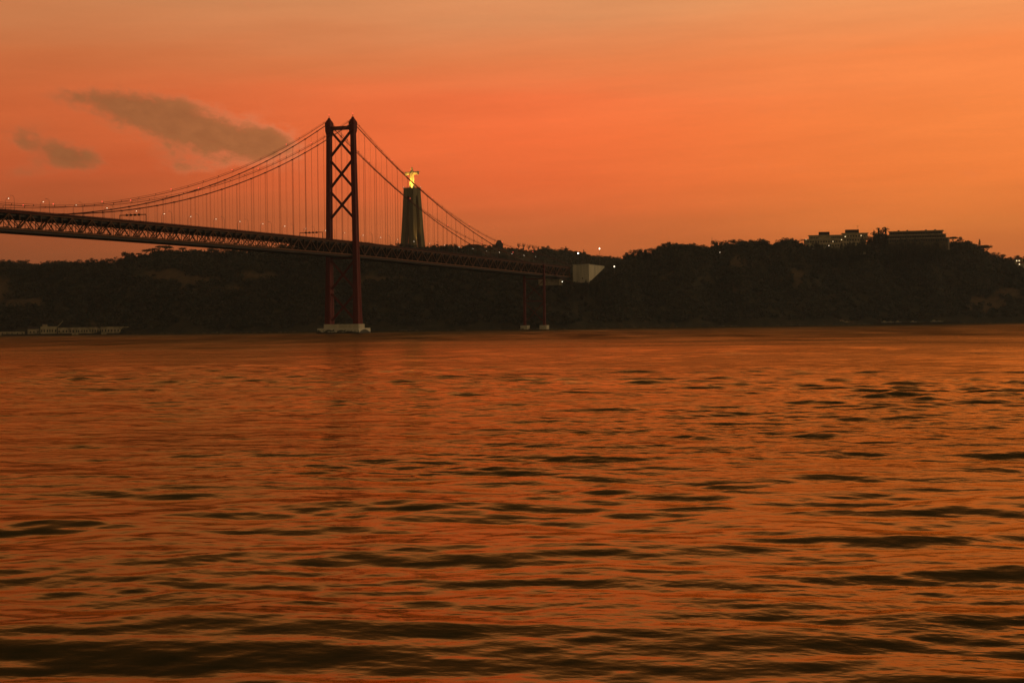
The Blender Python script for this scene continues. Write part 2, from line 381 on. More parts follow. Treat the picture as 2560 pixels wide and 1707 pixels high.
def soilmask(u, D):
    h = height(u, D); py = 826.1-.01242*u-(h-6.23)/D*FOC
    s = np.zeros_like(py)
    for a, b_, wx, wy in PATCH:
        s = np.maximum(s, np.exp(-(((u-a)/wx)**2+((py-b_)/wy)**2)))
    n = vnoise(u/22, D/16, 7)*.6+vnoise(u/9, D/8, 8)*.4
    return np.clip((s*1.3+(n-.5)*1.1-.45)*3, 0, 1)*(s > .12)+np.clip((vnoise(u/40, D/22, 11)*.6+vnoise(u/11, D/9, 12)*.4-.74)*6, 0, .6)
us = np.arange(-560, 3120, 5.0); Ds = np.concatenate([np.arange(2020, 2860, 7.0), np.arange(2870, 5200, 90.0)])
U, DD = np.meshgrid(us, Ds)
HH = height(U, DD)
th = YAW+np.arctan((U-1280)/FOC)
V = np.stack([CAM[0]+DD*np.sin(th), CAM[1]+DD*np.cos(th), HH], -1).reshape(-1, 3)
idx = np.arange(U.size).reshape(U.shape)
F = np.stack([idx[:-1, :-1], idx[:-1, 1:], idx[1:, 1:], idx[1:, :-1]], -1).reshape(-1, 4)[:, ::-1]
hm = bpy.data.materials.new('scrub_and_soil'); hm.use_nodes = True
t = hm.node_tree; b = t.nodes['Principled BSDF']; b.inputs['Roughness'].default_value = .95; b.inputs['Specular IOR Level'].default_value = .1
at = t.nodes.new('ShaderNodeAttribute'); at.attribute_name = 'tone'
g = t.nodes.new('ShaderNodeNewGeometry')
sc = ramp(t, noise(t, g.outputs['Position'], .06, 5, .6), [(.35, (.032, .028, .018, 1)), (.65, (.060, .048, .028, 1))])
so_ = ramp(t, noise(t, g.outputs['Position'], .12, 5, .6), [(.3, (.075, .05, .028, 1)), (.7, (.14, .088, .045, 1))])
t.links.new(mix(t, Ex(t, at.outputs['Fac']), sc, so_), b.inputs['Base Color'])
soil = np.maximum(soilmask(U, DD), np.clip((U-1130)/30, 0, 1)*np.clip((1400-U)/60, 0, 1)*(DD > 2420)*.45)
terrain = npmesh('hillside_terrain', V, F, hm, tone=soil.ravel(), smooth_=True); tag(terrain, kind='structure')
# river bed and land under everything so that nothing is left open
bed = MB().add([(-6000, -9000, -6), (9000, -9000, -6), (9000, 9000, -6), (-6000, 9000, -6)], [(0, 1, 2, 3)]).build('river_bed', ROCK); tag(bed, kind='structure')

def ground(u, D): return float(height(np.array([u]), np.array([D]))[0])
def at_u(u, D, z):
    a = YAW+math.atan((u-1280)/FOC); return np.array([CAM[0]+D*math.sin(a), CAM[1]+D*math.cos(a), z])

# ------------------------------------------------------------------ woods on the slopes (one mass nobody could count)
def leaf_clumps(centres, rad, hgt, n_each, size, rngl):
    """small leaf-clump faces spread through the crown volumes -> V, F, tone"""
    N = len(centres)*n_each
    c = np.repeat(centres, n_each, 0); r = np.repeat(rad, n_each); h = np.repeat(hgt, n_each)
    d = rngl.normal(size=(N, 3)); d /= np.linalg.norm(d, axis=1)[:, None]
    q = rngl.uniform(.55, 1.0, N)
    p = c+np.stack([d[:, 0]*r*q, d[:, 1]*r*q, d[:, 2]*h*q], -1)
    nrm = d*.9+rngl.normal(size=(N, 3))*.75; nrm /= np.linalg.norm(nrm, axis=1)[:, None]
    a = np.cross(nrm, rngl.normal(size=(N, 3))); a /= np.linalg.norm(a, axis=1)[:, None]; bb = np.cross(nrm, a)
    s = (size*rngl.uniform(.6, 1.3, N))[:, None]; s2 = s*rngl.uniform(.5, 1, N)[:, None]
    V = np.stack([p-a*s, p-bb*s2, p+a*s, p+bb*s2], 1).reshape(-1, 3)
    return V, np.arange(4*N).reshape(N, 4)
n_try = 17000
uu = rng.uniform(-420, 2990, n_try); tt = rng.uniform(.0, 1.0, n_try)**.95
dsu, dru = itp(DS, uu), itp(DR, uu); dd = dsu+7+(dru-dsu-4)*tt
sm = soilmask(uu, dd); keep = rng.uniform(0, 1, n_try) > sm*.95
keep &= ~((uu > 1325) & (uu < 1535) & (dd > 2125) & (dd < 2290) & (rng.uniform(0, 1, n_try) > .25))
uu, dd = uu[keep], dd[keep]
# the far slope seen between the anchorage and the town
u2 = rng.uniform(1140, 1600, 2200); d2 = rng.uniform(2420, 2790, 2200)
uu = np.concatenate([uu, u2]); dd = np.concatenate([dd, d2]); nearn = len(uu)-2200
kf = np.ones(len(uu), bool); kf[nearn:] = (uu[nearn:] > 1340) | (rng.uniform(0, 1, 2200) < .15)
uu, dd = uu[kf], dd[kf]; nfar = int(kf[nearn:].sum())
zz = height(uu, dd); a_ = YAW+np.arctan((uu-1280)/FOC)
rad = rng.uniform(2.4, 5.4, len(uu)); hg = rad*rng.uniform(.55, .95, len(uu)); rad[nearn:] *= .7; hg[nearn:] *= .6
cen = np.stack([CAM[0]+dd*np.sin(a_), CAM[1]+dd*np.cos(a_), zz+hg*.55], -1)
lowhang = (uu > 1340) & (uu < 1530) & (dd < 2300)
hg[lowhang] *= .6; rad[lowhang] *= .7
Vv, Ff = leaf_clumps(cen, rad, hg, 34, 1.2, rng)
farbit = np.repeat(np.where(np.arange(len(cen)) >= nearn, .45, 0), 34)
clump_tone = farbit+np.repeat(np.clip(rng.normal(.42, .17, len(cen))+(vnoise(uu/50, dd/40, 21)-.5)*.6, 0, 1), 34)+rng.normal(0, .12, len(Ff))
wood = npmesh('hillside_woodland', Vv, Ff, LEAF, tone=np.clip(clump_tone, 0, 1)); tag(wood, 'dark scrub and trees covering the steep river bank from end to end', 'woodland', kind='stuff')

# ------------------------------------------------------------------ trees one can tell apart along the skyline
def tree_proto(kind, seed):
    g_ = np.random.default_rng(seed)
    root = empty('tree_prototype')
    tr = MB()
    if kind == 'round':
        name = 'broadleaf_tree'
        cs = [(g_.normal(0, .20), g_.normal(0, .20), g_.uniform(.5, .82)) for _ in range(9)]; cs.append((0, 0, .62))
        cen_ = np.array(cs); rr = g_.uniform(.15, .26, len(cs)); hh = rr*g_.uniform(.65, .95, len(cs)); n, sz, tz = 46, .042, .5
        limbs = cs[:6]
    elif kind == 'pine':
        name = 'umbrella_pine'
        cs = [(.34*math.cos(k)*g_.uniform(.5, 1), .34*math.sin(k)*g_.uniform(.5, 1), .82+g_.normal(0, .035)) for k in np.linspace(0, 6.28, 10)]+[(0, 0, .87)]
        cen_ = np.array(cs); rr = g_.uniform(.16, .24, len(cs)); hh = rr*.5; n, sz, tz = 46, .038, .68
        limbs = cs[:7]
    elif kind == 'cone':
        name = 'conifer'
        cs = [(g_.normal(0, .02), g_.normal(0, .02), .18+.78*k/11) for k in range(12)]
        cen_ = np.array(cs); rr = np.array([.23*(1-k/12.5)+.02 for k in range(12)]); hh = rr*.55+.02; n, sz, tz = 34, .034, .9
        limbs = []
    else:
        name = 'bare_tree'
        cs = []; limbs = []
        for k in range(14):
            a = g_.uniform(0, 6.28); q = g_.uniform(.15, .38); limbs.append((q*math.cos(a), q*math.sin(a), g_.uniform(.6, 1.0)))
        cen_ = np.array(limbs); rr = np.full(14, .12); hh = rr*1.2; n, sz, tz = 9, .022, .35
    tr.tube([(0, 0, -.15), (.01, 0, tz*.5), (0, .01, tz)], [.034, .024, .015], 6)
    for l in limbs:
        tr.tube([(0, 0, tz*.75), (l[0]*.6, l[1]*.6, tz*.75+(l[2]-tz*.75)*.55), l], [.016, .011, .005], 4)
        if kind == 'bare':
            for _ in range(4):
                e = (l[0]+g_.normal(0, .08), l[1]+g_.normal(0, .08), min(1.0, l[2]+g_.uniform(-.05, .12)))
                tr.tube([(l[0]*.6, l[1]*.6, tz*.75+(l[2]-tz*.75)*.55), e], [.008, .003], 3)
    tr.build('trunk', BARK, root)
    V_, F_ = leaf_clumps(cen_, rr, hh, n, sz, g_)
    tone = np.clip(np.repeat(g_.uniform(.15, .8, len(cen_)), n)+g_.normal(0, .12, len(F_)), 0, 1)
    npmesh('crown', V_, F_, {'round': LEAF, 'pine': LEAFP, 'cone': LEAFP, 'bare': TWIG}[kind], tone=tone, parent=root)
    root.name = name
    return root
PROTO = {k: [tree_proto(k, 100*i+len(k)) for i in range(n)] for k, n in (('round', 5), ('pine', 2), ('cone', 2), ('bare', 2))}
used = set()
def plant(kind, u, D, topz, label, group, width=None):
    p = random.choice(PROTO[kind])
    if p.name not in used: o = p; used.add(p.name)
    else: o = copy_tree(p)
    gz = ground(u, D); h = max(topz-gz, 4.5)
    w = width if width else h*random.uniform(.95, 1.35)
    if not width: w = min(max(w, 8.0), 17)
    o.location = tuple(at_u(u, D, gz)); o.scale = (w, w, h); o.rotation_euler = (0, 0, random.uniform(0, 6.28))
    return tag(o, label, {'round': 'tree', 'pine': 'pine tree', 'cone': 'conifer', 'bare': 'tree'}[kind], group)
ZONES = [(-400, 310, 'dark round-topped tree on the low ridge at the far left, below the bridge deck', 'trees on the left ridge'),
         (310, 480, 'dark tree on the rising ridge just under the left part of the bridge deck', 'trees rising under the deck'),
         (480, 900, 'tree on the hilltop seen behind the bridge girder, left of the tall tower', 'trees behind the girder'),
         (900, 1170, 'low dark tree on the ridge at the foot of the statue pedestal', 'trees around the statue pedestal'),
         (1170, 1535, 'dark tree on the slope directly above the side span of the bridge', 'trees above the side span'),
         (1535, 1780, 'bushy dark tree on the first rise right of the pale anchorage', 'trees on the first rise of the right hill'),
         (1780, 2010, 'bushy dark tree on the right hill between the hilltop hotel and the first rise', 'trees left of the hilltop hotel'),
         (2010, 2180, 'dark tree in front of the lit hilltop hotel', 'trees before the hotel'),
         (2180, 2375, 'dark tree before the long terraced building on the right hill', 'trees before the terraced building'),
         (2375, 3100, 'dark tree on the falling ridge at the far right', 'trees on the right end of the ridge')]
special = {1418: 0}
u = -380.0
while u < 2960:
    D = float(itp(DR, u))+random.uniform(-22, 4)
    a0 = itp(SKY, u)
    lab, grp = [(l, g_) for a, b_, l, g_ in ZONES if a <= u < b_][0]
    kind = 'round'
    if 310 < u < 470 or 2375 < u < 2480: kind = 'pine' if random.random() < .6 else 'round'
    topz = hz(float(a0)+random.choice((-4, -2, 0, 1, 4, 8))+random.uniform(-1.5, 1.5), u, D)
    g0 = ground(u, D)
    if topz-g0 < 5.5: topz = g0+random.uniform(5, 6.5)
    if kind == 'pine': lab = 'flat-topped umbrella pine '+('on the ridge under the bridge deck' if u < 1000 else 'beyond the terraced building at the far right'); grp = 'umbrella pines '+('under the deck' if u < 1000 else 'at the right')
    plant(kind, u, D, topz, lab, grp)
    u += random.uniform(10, 20)*(1.0 if 0 < u < 2560 else 2.2)
# the farther ridge in the gap
u = 1178.0
while u < 1552:
    D = 2790+random.uniform(-15, 8); bare = 1292 < u < 1349
    topz = hz(float(itp(BACK, u))+random.uniform(-1, 2)-(9 if bare else 0), u, D)
    g0 = ground(u, D); topz = max(topz, g0+4)
    if bare: plant('bare', u, D, topz, 'leafless spreading tree standing against the sky on the far ridge', 'leafless trees on the far ridge', 9.5)
    elif u > 1350 or random.random() < .25: plant('round', u, D, topz, 'small dark tree on the distant ridge right of the leafless trees' if u > 1350 else 'small tree on the distant ridge beside the gabled roof', 'trees on the distant ridge' if u > 1350 else 'trees by the gabled roof')
    u += random.uniform(9, 14)
for u_, py, w, lab in ((1418, 616, 7, 'pointed conifer on the distant ridge, left of the tall floodlight masts'), (1462, 624, 5, 'slim small conifer on the distant ridge between the two floodlight masts'),
                       (2451, 598, 8, 'pointed dark conifer near the right end of the ridge')):
    D = 2780 if u_ < 1600 else float(itp(DR, u_))-6
    plant('cone', u_, D, hz(py, u_, D), lab, None, w*1.7)
for u_, py, lab in ((2188, 576, 'left one of the tall spiky-topped conifers between the hotel and the terraced building'), (2200, 570, 'middle one of the tall spiky-topped conifers between the hotel and the terraced building'), (2216, 568, 'tallest spiky-topped conifer, right beside the terraced building'),
                     (2258, 588, 'dark conifer rising in front of the terraced building, left part'), (2278, 582, 'dark conifer rising in front of the terraced building, near its middle')):
    D = float(itp(DR, u_))-45; plant('cone', u_, D, hz(py, u_, D), lab, None, 15)
for a, b_, pa, pb_, D0, i_ in ((2008, 2176, 616, 604, 2448, 7), (2100, 2176, 610, 598, 2452, 7), (2024, 2100, 622, 612, 2440, 7), (2226, 2372, 601, 598, 2462, 8), (2236, 2300, 594, 590, 2466, 8), (2300, 2366, 597, 597, 2470, 8), (2030, 2060, 606, 600, 2450, 7), (2118, 2160, 600, 596, 2455, 7), (1466, 1530, 694, 672, 2160, 2), (1424, 1470, 705, 693, 2158, 3), (2000, 2120, 628, 622, 2430, 7)):
    u = a
    while u < b_:
        py = pa+(pb_-pa)*(u-a)/(b_-a)+random.uniform(-7, 6)
        lab, grp = ((ZONES[i_][2], ZONES[i_][3]) if i_ >= 7 else ('low dark tree growing against the pale anchorage block', 'trees against the anchorage'))
        if i_ == 7: lab, grp = ('dark tree in front of the left wing of the hilltop hotel', 'trees before the left wing of the hotel') if u < 2085 else ('dark tree in front of the right wing of the hilltop hotel', 'trees before the right wing of the hotel')
        plant('round', u, D0+random.uniform(-6, 6), hz(py, u, D0), lab, grp, random.uniform(7, 12)); u += random.uniform(9, 17)
plant('pine', 424, 2385, hz(615, 424, 2385), 'large umbrella pine with sky showing beneath its crown, under the deck', None, 15)
for k in PROTO:
    for p in PROTO[k]:
        if p.name not in used:
            for ch in list(p.children): bpy.data.objects.remove(ch)
            bpy.data.objects.remove(p)

# ------------------------------------------------------------------ the suspension bridge
TD = 10.16                       # truss depth
def zb(s):
    if s < -1013: return 69.05-.0144*(-1013-s)
    return 69.05+1.744*(1-((s+506)/506)**2) if s < 0 else 69.05-.01438*s
S0, S1 = -713.0, 575.0
bridge = empty('suspension_bridge'); tag(bridge, 'long dark red suspension bridge with a lattice girder crossing the river', 'bridge')
def part(mb, name, mat, parent=None, label=None, bevel=0):
    o = mb.build(name, mat, parent or bridge, bevel=bevel)
    if label: o['label'] = label
    return o
def strip(mb, y0, y1, dz0, dz1, s0=S0, s1=S1, step=11.5):
    n = int(round((s1-s0)/step)); ss = np.linspace(s0, s1, n+1)
    mb.rings([[(s, y0, zb(s)+dz0), (s, y1, zb(s)+dz0), (s, y1, zb(s)+dz1), (s, y0, zb(s)+dz1)] for s in ss])
    return mb
for side in (-1, 1):
    yy = 10.5*side
    tb = MB(); strip(tb, yy-.45, yy+.45, -.55, .55)
    tr_ = part(tb, 'girder_truss', REDP, label='near side truss of the girder' if side < 0 else 'far side truss of the girder')
    tb = MB(); strip(tb, yy-.45, yy+.45, TD-.5, TD+.5); part(tb, 'top_chord', REDP, tr_)
    lat = MB()
    for i in range(-31, 25):
        s = 23.0*i; a = (s, yy, zb(s)+.5)
        for q in (-1, 1):
            e = s+11.5*q
            lat.bar(a, (e, yy, zb(e)+TD-.4), .55, .85 if q > 0 else .55, up=(0, 1, 0))
            lat.bar((e, yy, zb(e)+.5), (e, yy, zb(e)+TD-.45), .35, .35) if q > 0 else None
        lat.bar((s, yy, zb(s)+.5), (s, yy, zb(s)+TD-.45), .35, .35)
    lat.bar((563.5, yy, zb(563.5)+TD-.4), (S1-.5, yy, zb(S1)+.5), .5, .6, up=(0, 1, 0)); lat.bar((S1-.5, yy, zb(S1)+.5), (S1-.5, yy, zb(S1)+TD-.45), .7, .7)
    part(lat, 'lattice', REDP, tr_)
mb = MB(); strip(mb, -11.4, 11.4, TD+.53, TD+1.15); road = part(mb, 'road_deck', ASPH)
for side in (-1, 1):
    fb = MB(); strip(fb, side*11.42-.1, side*11.42+.1, TD+.3, TD+1.7); part(fb, 'fascia', FASC)
    rl = MB(); strip(rl, side*11.3-.06, side*11.3+.06, TD+2.0, TD+2.12); strip(rl, side*11.3-.05, side*11.3+.05, TD+1.55, TD+1.63)
    for s in np.arange(S0+1, S1, 3.0): rl.bar((s, side*11.3, zb(s)+TD+1.1), (s, side*11.3, zb(s)+TD+2.05), .14, .14)
    part(rl, 'railing', STEEL)
for yy in (-8.4, -5.0, -1.7, 1.7, 5.0, 8.4):
    mb = MB(); strip(mb, yy-.3, yy+.3, TD-2.0, TD+.52); part(mb, 'floor_stringer', STEEL)
for yy in (-7.2, 7.2):
    mb = MB(); strip(mb, yy-.25, yy+.25, -.9, .5); part(mb, 'rail_stringer', STEEL)
mb = MB(); strip(mb, -9.8, 9.8, -1.9, -.9); strip(mb, -3.6, 3.6, -.85, -.3); part(mb, 'rail_deck', STEEL)
for i in range(-54, 50):
    s = 11.5*i
    if s < -540: continue
    z0, z1 = zb(s)+.3, zb(s)+TD-.55
    c = MB(); c.bar((s, -10, z1-1.3), (s, 10, z1-1.3), .35, 2.7)
    if i % 2 == 0:
        c.bar((s, -10, z0), (s, -.2, z1-1.4), .4, .4); c.bar((s, 10, z0), (s, .2, z1-1.4), .4, .4)
        c.bar((s, -10, z1-3.2), (s, 10, z1-3.2), .3, .35)
    else:
        c.bar((s, -10, z0), (s, -4.5, z1-2.4), .3, .3); c.bar((s, 10, z0), (s, 4.5, z1-2.4), .3, .3)
    if s > -90:  # extra members added on this stretch so the girder interior looks darker
        for q in (-1, 1): c.bar((s+.5*q, -10*q, z0+.4), (s+.5*q, 10*q, z1-2.0), .5, 1.1)
        c.bar((s, -10, z1-3.6), (s, 10, z1-3.6), .4, 1.4); c.bar((s, -10, z0+1.2), (s, 10, z0+1.2), .5, 1.9)
    c.bar((s, -10, z0+.3), (s, 10, z0+.3), .35, 1.2)
    part(c, 'cross_frame', STEEL)
# main tower on its pier
WTOP, WBASE = 11.58, 14.02
def ly(z): return WBASE+(WTOP-WBASE)*z/190.5
def leg_half(z): return np.interp(z, [0, 8, 30, 66, 190], [2.7, 2.6, 2.3, 2.0, 1.75]), np.interp(z, [0, 8, 30, 66, 190], [5.0, 4.6, 3.9, 3.1, 2.35])
tower = None
for side in (-1, 1):
    m_ = MB(); rg = []
    for z in list(np.linspace(7.5, 182, 24)):
        a, l = leg_half(z); cy = side*ly(z); k = .28
        rg.append([(-l, cy-a, z), (-l*.35, cy-a, z), (-l*.35, cy-a+k, z), (l*.35, cy-a+k, z), (l*.35, cy-a, z), (l, cy-a, z), (l, cy-a*.4, z), (l-k, cy-a*.4, z), (l-k, cy+a*.4, z), (l, cy+a*.4, z),
                   (l, cy+a, z), (l*.35, cy+a, z), (l*.35, cy+a-k, z), (-l*.35, cy+a-k, z), (-l*.35, cy+a, z), (-l, cy+a, z), (-l, cy+a*.4, z), (-l+k, cy+a*.4, z), (-l+k, cy-a*.4, z), (-l, cy-a*.4, z)])
    m_.rings(rg)
    leg = part(m_, 'tower_leg', RED, label='nearer leg of the tall tower' if side < 0 else 'farther leg of the tall tower')
    h_ = MB(); cy = side*ly(186)
    h_.rings([[(-l, cy-a, z), (l, cy-a, z), (l, cy+a, z), (-l, cy+a, z)] for l, a, z in ((2.6, 1.9, 176), (3.3, 2.4, 178.5), (3.5, 2.6, 185.8), (2.6, 2.0, 187.4), (1.2, 1.0, 189.2), (.9, .7, 190.6))])
    h_.bar((0, cy, 190.5), (0, cy, 193.2), .3, .3)
    part(h_, 'saddle_housing', RED, leg)
    part(MB().ball((0, cy, 193.4), .45), 'warning_light', REDL, leg)
mb = MB(); mb.rings([[(-1.6, y, z0), (1.6, y, z0), (1.6, y, z1), (-1.6, y, z1)] for y, z0, z1 in ((-9.8, 176.5, 183.5), (-8.2, 179.6, 182.8), (8.2, 179.6, 182.8), (9.8, 176.5, 183.5))]); part(mb, 'cross_beam', RED)
for z0, z1 in ((156.6, 178.6), (129.0, 152.4), (101.8, 124.8), (38.5, 64.5), (10.5, 35.5)):
    for q in (-1, 1):
        mb = MB(); ya, yb_ = ly(z0)-1.7, ly(z1)-1.7
        for e in (-1.35, 1.35): mb.bar((e, -q*ya, z0), (e, q*yb_, z1), 1.25 if z0 > 100 else .9, .5, up=(1, 0, 0))
        n = 9
        for j in range(n):
            t0, t1 = j/n, (j+1)/n; pa = (1.2 if j % 2 else -1.2, -q*ya+(q*yb_+q*ya)*t0, z0+(z1-z0)*t0); pb_ = (-1.2 if j % 2 else 1.2, -q*ya+(q*yb_+q*ya)*t1, z0+(z1-z0)*t1)
            mb.bar(pa, pb_, .3, .3)
        part(mb, 'cross_brace', RED)
mb = MB(); mb.box(-1.4, 1.4, -12, 12, 65.3, 67.0); part(mb, 'cross_beam', RED)
cm = bpy.data.materials.new('stained_pier_concrete'); cm.use_nodes = True
t = cm.node_tree; b = t.nodes['Principled BSDF']; b.inputs['Roughness'].default_value = .85
g = t.nodes.new('ShaderNodeNewGeometry'); sp = t.nodes.new('ShaderNodeSeparateXYZ'); t.links.new(g.outputs['Position'], sp.inputs[0])
px_, py_, pz_ = (Ex(t, sp.outputs[i]) for i in range(3))
hump = ((py_*.42+px_*.33+.6).f('SINE')*.5+.5)*.5+(noise(t, g.outputs['Position'], .35, 4, .6)-.5)*2.4+.55
stn = smooth(hump-pz_, -.25, .35)
cc = ramp(t, noise(t, g.outputs['Position'], .25, 5, .6), [(.3, (.46, .41, .29, 1)), (.7, (.62, .55, .40, 1))])
t.links.new(mix(t, stn, cc, (.085, .08, .05, 1)), b.inputs['Base Color'])
pier = part(MB().box(-12, 12, -20.5, 20.2, -5, 4.5), 'tower_pier', cm, bevel=.25, label='pale concrete pier standing in the water under the tall tower')
o = part(MB().box(-6.2, 6.2, -17.6, -.35, 4.5, 8.1).box(-6.2, 6.2, -.15, 16.6, 4.5, 8.1), 'pier_block', CONC, pier, bevel=.15)
MUR = pbr('mural_paint', (.075, .075, .055), .8)
DOL = [(-5.2, 0), (-4.6, .7), (-3.4, 1.7), (-1.8, 2.35), (0, 2.5), (1.5, 2.3), (2.9, 1.7), (3.9, 2.2), (5.2, 3.3), (4.7, 1.9), (5.3, 1.0), (4.2, 1.2), (3.4, .6), (1.6, .9), (0, 1.0), (-1.6, .7), (-2.6, .1)]
def mural(pts, face):
    m_ = MB()
    if face == 'north': v = [(-12.012, y, z) for y, z in pts]
    else: v = [(x, -20.512, z) for x, z in pts]
    return part(m_.add(v, [tuple(range(len(v)))]), 'mural', MUR, pier)
for yc, sc_ in ((8.5, 1.0), (-3.5, .85)): mural([(yc-a*sc_, .9+b_*sc_*.95) for a, b_ in DOL], 'north')
mural([(20, .8), (20, 2.6), (18.5, 3.2), (17, 1.6), (14, .8)], 'north')
mural([(-6, .8), (-9, 1.9), (-13, 1.9), (-18, 1.0), (-20.4, .8)], 'north')
mural([(-10.5, .9)]+[(-9+2*9*i/8, .9+2.5*math.sin(math.pi*i/8)**.7) for i in range(1, 8)]+[(10.5, .9)], 'west')
mb = MB()
for yy in np.arange(-20.4, 20.5, 3.4):
    mb.bar((-12.15, yy, -2), (-12.15, yy, 2.6), .35, .35)
mb.bar((-12.2, -20.5, .5), (-12.2, 20.2, .5), .35, .8); mb.bar((-12, -20.7, .5), (12, -20.7, .5), .35, .8)
part(mb, 'fender', STEEL, pier)
# side pier at the shore
for side in (-1, 1):
    f_ = part(MB().box(478.5, 487.5, side*11.5-4.2, side*11.5+4.2, -4, 4.6), 'pier_footing', CONC, bevel=.2)
    mb = MB(); rg = []
    for z, a in ((4.6, 1.6), (7, 1.25), (62, 1.1), (71, .9)): rg.append([(483-a, side*11.8-a, z), (483+a, side*11.8-a, z), (483+a, side*11.8+a, z), (483-a, side*11.8+a, z)])
    mb.rings(rg); part(mb, 'shore_pier_leg', RED)
    part(MB().box(481, 485, side*11.8-.9, side*11.8+.9, 71, 72.6), 'cable_saddle', RED)
for z0, z1 in ((34, 55), (8, 30)):
    for q in (-1, 1): part(MB().bar((483, -q*11, z0), (483, q*11, z1), .7, .6, up=(1, 0, 0)), 'cross_brace', RED)
part(MB().box(482.2, 483.8, -11, 11, 56, 57.6), 'cross_beam', RED); part(MB().box(482.3, 483.7, -11, 11, 31.2, 32.4), 'cross_beam', RED)
# cables
def zm(s): return 80.7+4.12e-4*(s+506)**2 if s < 0 else (185.6-.394*s+3.11e-4*s*s if s < 483 else 67.3-(s-483)*.15)
def zu(s): return 85.5+4.04e-4*(s+506)**2 if s < 0 else (188.6-.427*s+4.33e-4*s*s if s < 483 else 83.3-(s-483)*.10)
segs = list(np.arange(-713, 0, 11.5))+[0]+list(np.arange(11.5, 600, 11.5))
for side in (-1, 1):
    w = 'near' if side < 0 else 'far'
    part(MB().tube([(s, side*11.8, zm(s)) for s in segs], .36, 8), 'main_cable', CABLE, label=f'thick main cable on the {w} side')
    part(MB().tube([(s, side*11.8, zu(s)) for s in segs], .19, 6), 'upper_cable', CABLE, label=f'thinner upper cable on the {w} side')
    hr = MB()
    for q in (-.5, .5): hr.tube([(s, side*11.8+q, zu(s)+1.2) for s in segs], .055, 4)
    for s in np.arange(-700, 590, 23): hr.bar((s, side*11.8, zu(s)), (s, side*11.8, zu(s)+1.3), .4, .10)
    part(hr, 'hand_rope', CABLE)
    for i in range(-22, 21):
        s = 23.0*i
        if i == 0: continue
        top = zm(s); bot = zb(s)+TD
        if top-bot < .8: continue
        mb = MB()
        for q in (-.55, .55): mb.tube([(s+q, side*11.8, bot), (s+q, side*11.8, top)], .075, 4)
        mb.box(s-.7, s+.7, side*11.8-.5, side*11.8+.5, top-.45, top+.5)
        part(mb, 'hanger', CABLE)
    uh = MB()
    for i in range(-22, 20):
        s = 23.0*i+11.5; uh.tube([(s, side*11.8, zb(s)+TD), (s, side*11.8, zu(s))], .06, 4)
    o = part(uh, 'upper_hangers', CABLE); o['kind'] = 'stuff'
    for s in (-448.5, -356.5, -264.5, -172.5, -80.5, 80.5, 172.5, 264.5, 356.5, 448.5):
        part(MB().ball((s, side*11.8, zu(s)+1.9), .38, n=6, m=4), 'warning_light', REDL)

# street lamps on both kerbs
def lamp_proto(lit):
    o = empty('street_lamp')
    MB().tube([(0, 0, 0), (0, 0, 4), (0, 0, 7.6), (0, .35, 8.9), (0, 1.1, 9.7), (0, 2.1, 10.0)], [.16, .13, .10, .09, .08, .07], 6).build('pole', GALV, o)
    h = MB(); h.rings([[(-.16, 1.9, 9.9), (.16, 1.9, 9.9), (.16, 1.9, 10.08), (-.16, 1.9, 10.08)], [(-.26, 2.4, 9.85), (.26, 2.4, 9.85), (.26, 2.4, 10.12), (-.26, 2.4, 10.12)], [(-.18, 3.0, 9.93), (.18, 3.0, 9.93), (.18, 3.0, 10.08), (-.18, 3.0, 10.08)]])
    hd = h.build('lamp_head', GALV, o)
    if lit: MB().ball((0, 2.45, 9.78), .28, .28, .2, n=8, m=5).build('bulb', LAMP, hd)
    return o
for side, lit in ((1, True), (-1, False)):
    pr = lamp_proto(lit); first = True
    for k in range(-15, 15):
        s = -10.6+37.7*k+(19 if False else 0)+(-6 if side > 0 else 12)
        if s < -600 or s > 560: continue
        o = pr if first else copy_tree(pr); first = False
        o.location = (s, side*10.6, zb(s)+TD+1.15); o.rotation_euler = (0, 0, math.pi if side > 0 else 0)
        if side > 0: tag(o, 'curved-arm street lamp with its light on, on the far kerb of the deck', 'street lamp', 'lit lamps along the far kerb of the deck')
        else: tag(o, 'unlit curved-arm street lamp on the near kerb of the bridge deck', 'street lamp', 'unlit lamps along the near kerb of the deck')
for s, lab in ((-335.6, 'overhead sign gantry spanning the deck at the left, under the low part of the cables'), (-60.0, 'overhead sign gantry spanning the deck just left of the tall tower')):
    gz = zb(s)+TD+1.15; o = empty('sign_gantry', (s, 0, gz)); tag(o, lab, 'gantry')
    for q in (-1, 1): MB().bar((0, q*10.9, 0), (0, q*10.9, 5.9), .35, .35).build('post', STEEL, o)
    MB().bar((0, -11, 5.6), (0, 11, 5.6), .4, .45).bar((0, -11, 6.1), (0, 11, 6.1), .15, .15).build('beam', STEEL, o)
    for y in (-5.2, -1.9, 1.6, 5.0):
        sg = MB().box(-.12, .12, y-.9, y+.9, 4.95, 6.3).build('sign_panel', STEEL, o)
        MB().bar((-.4, y, 6.2), (-.4, y, 6.7), .4, .25).build('signal_lamp', STEEL, sg)
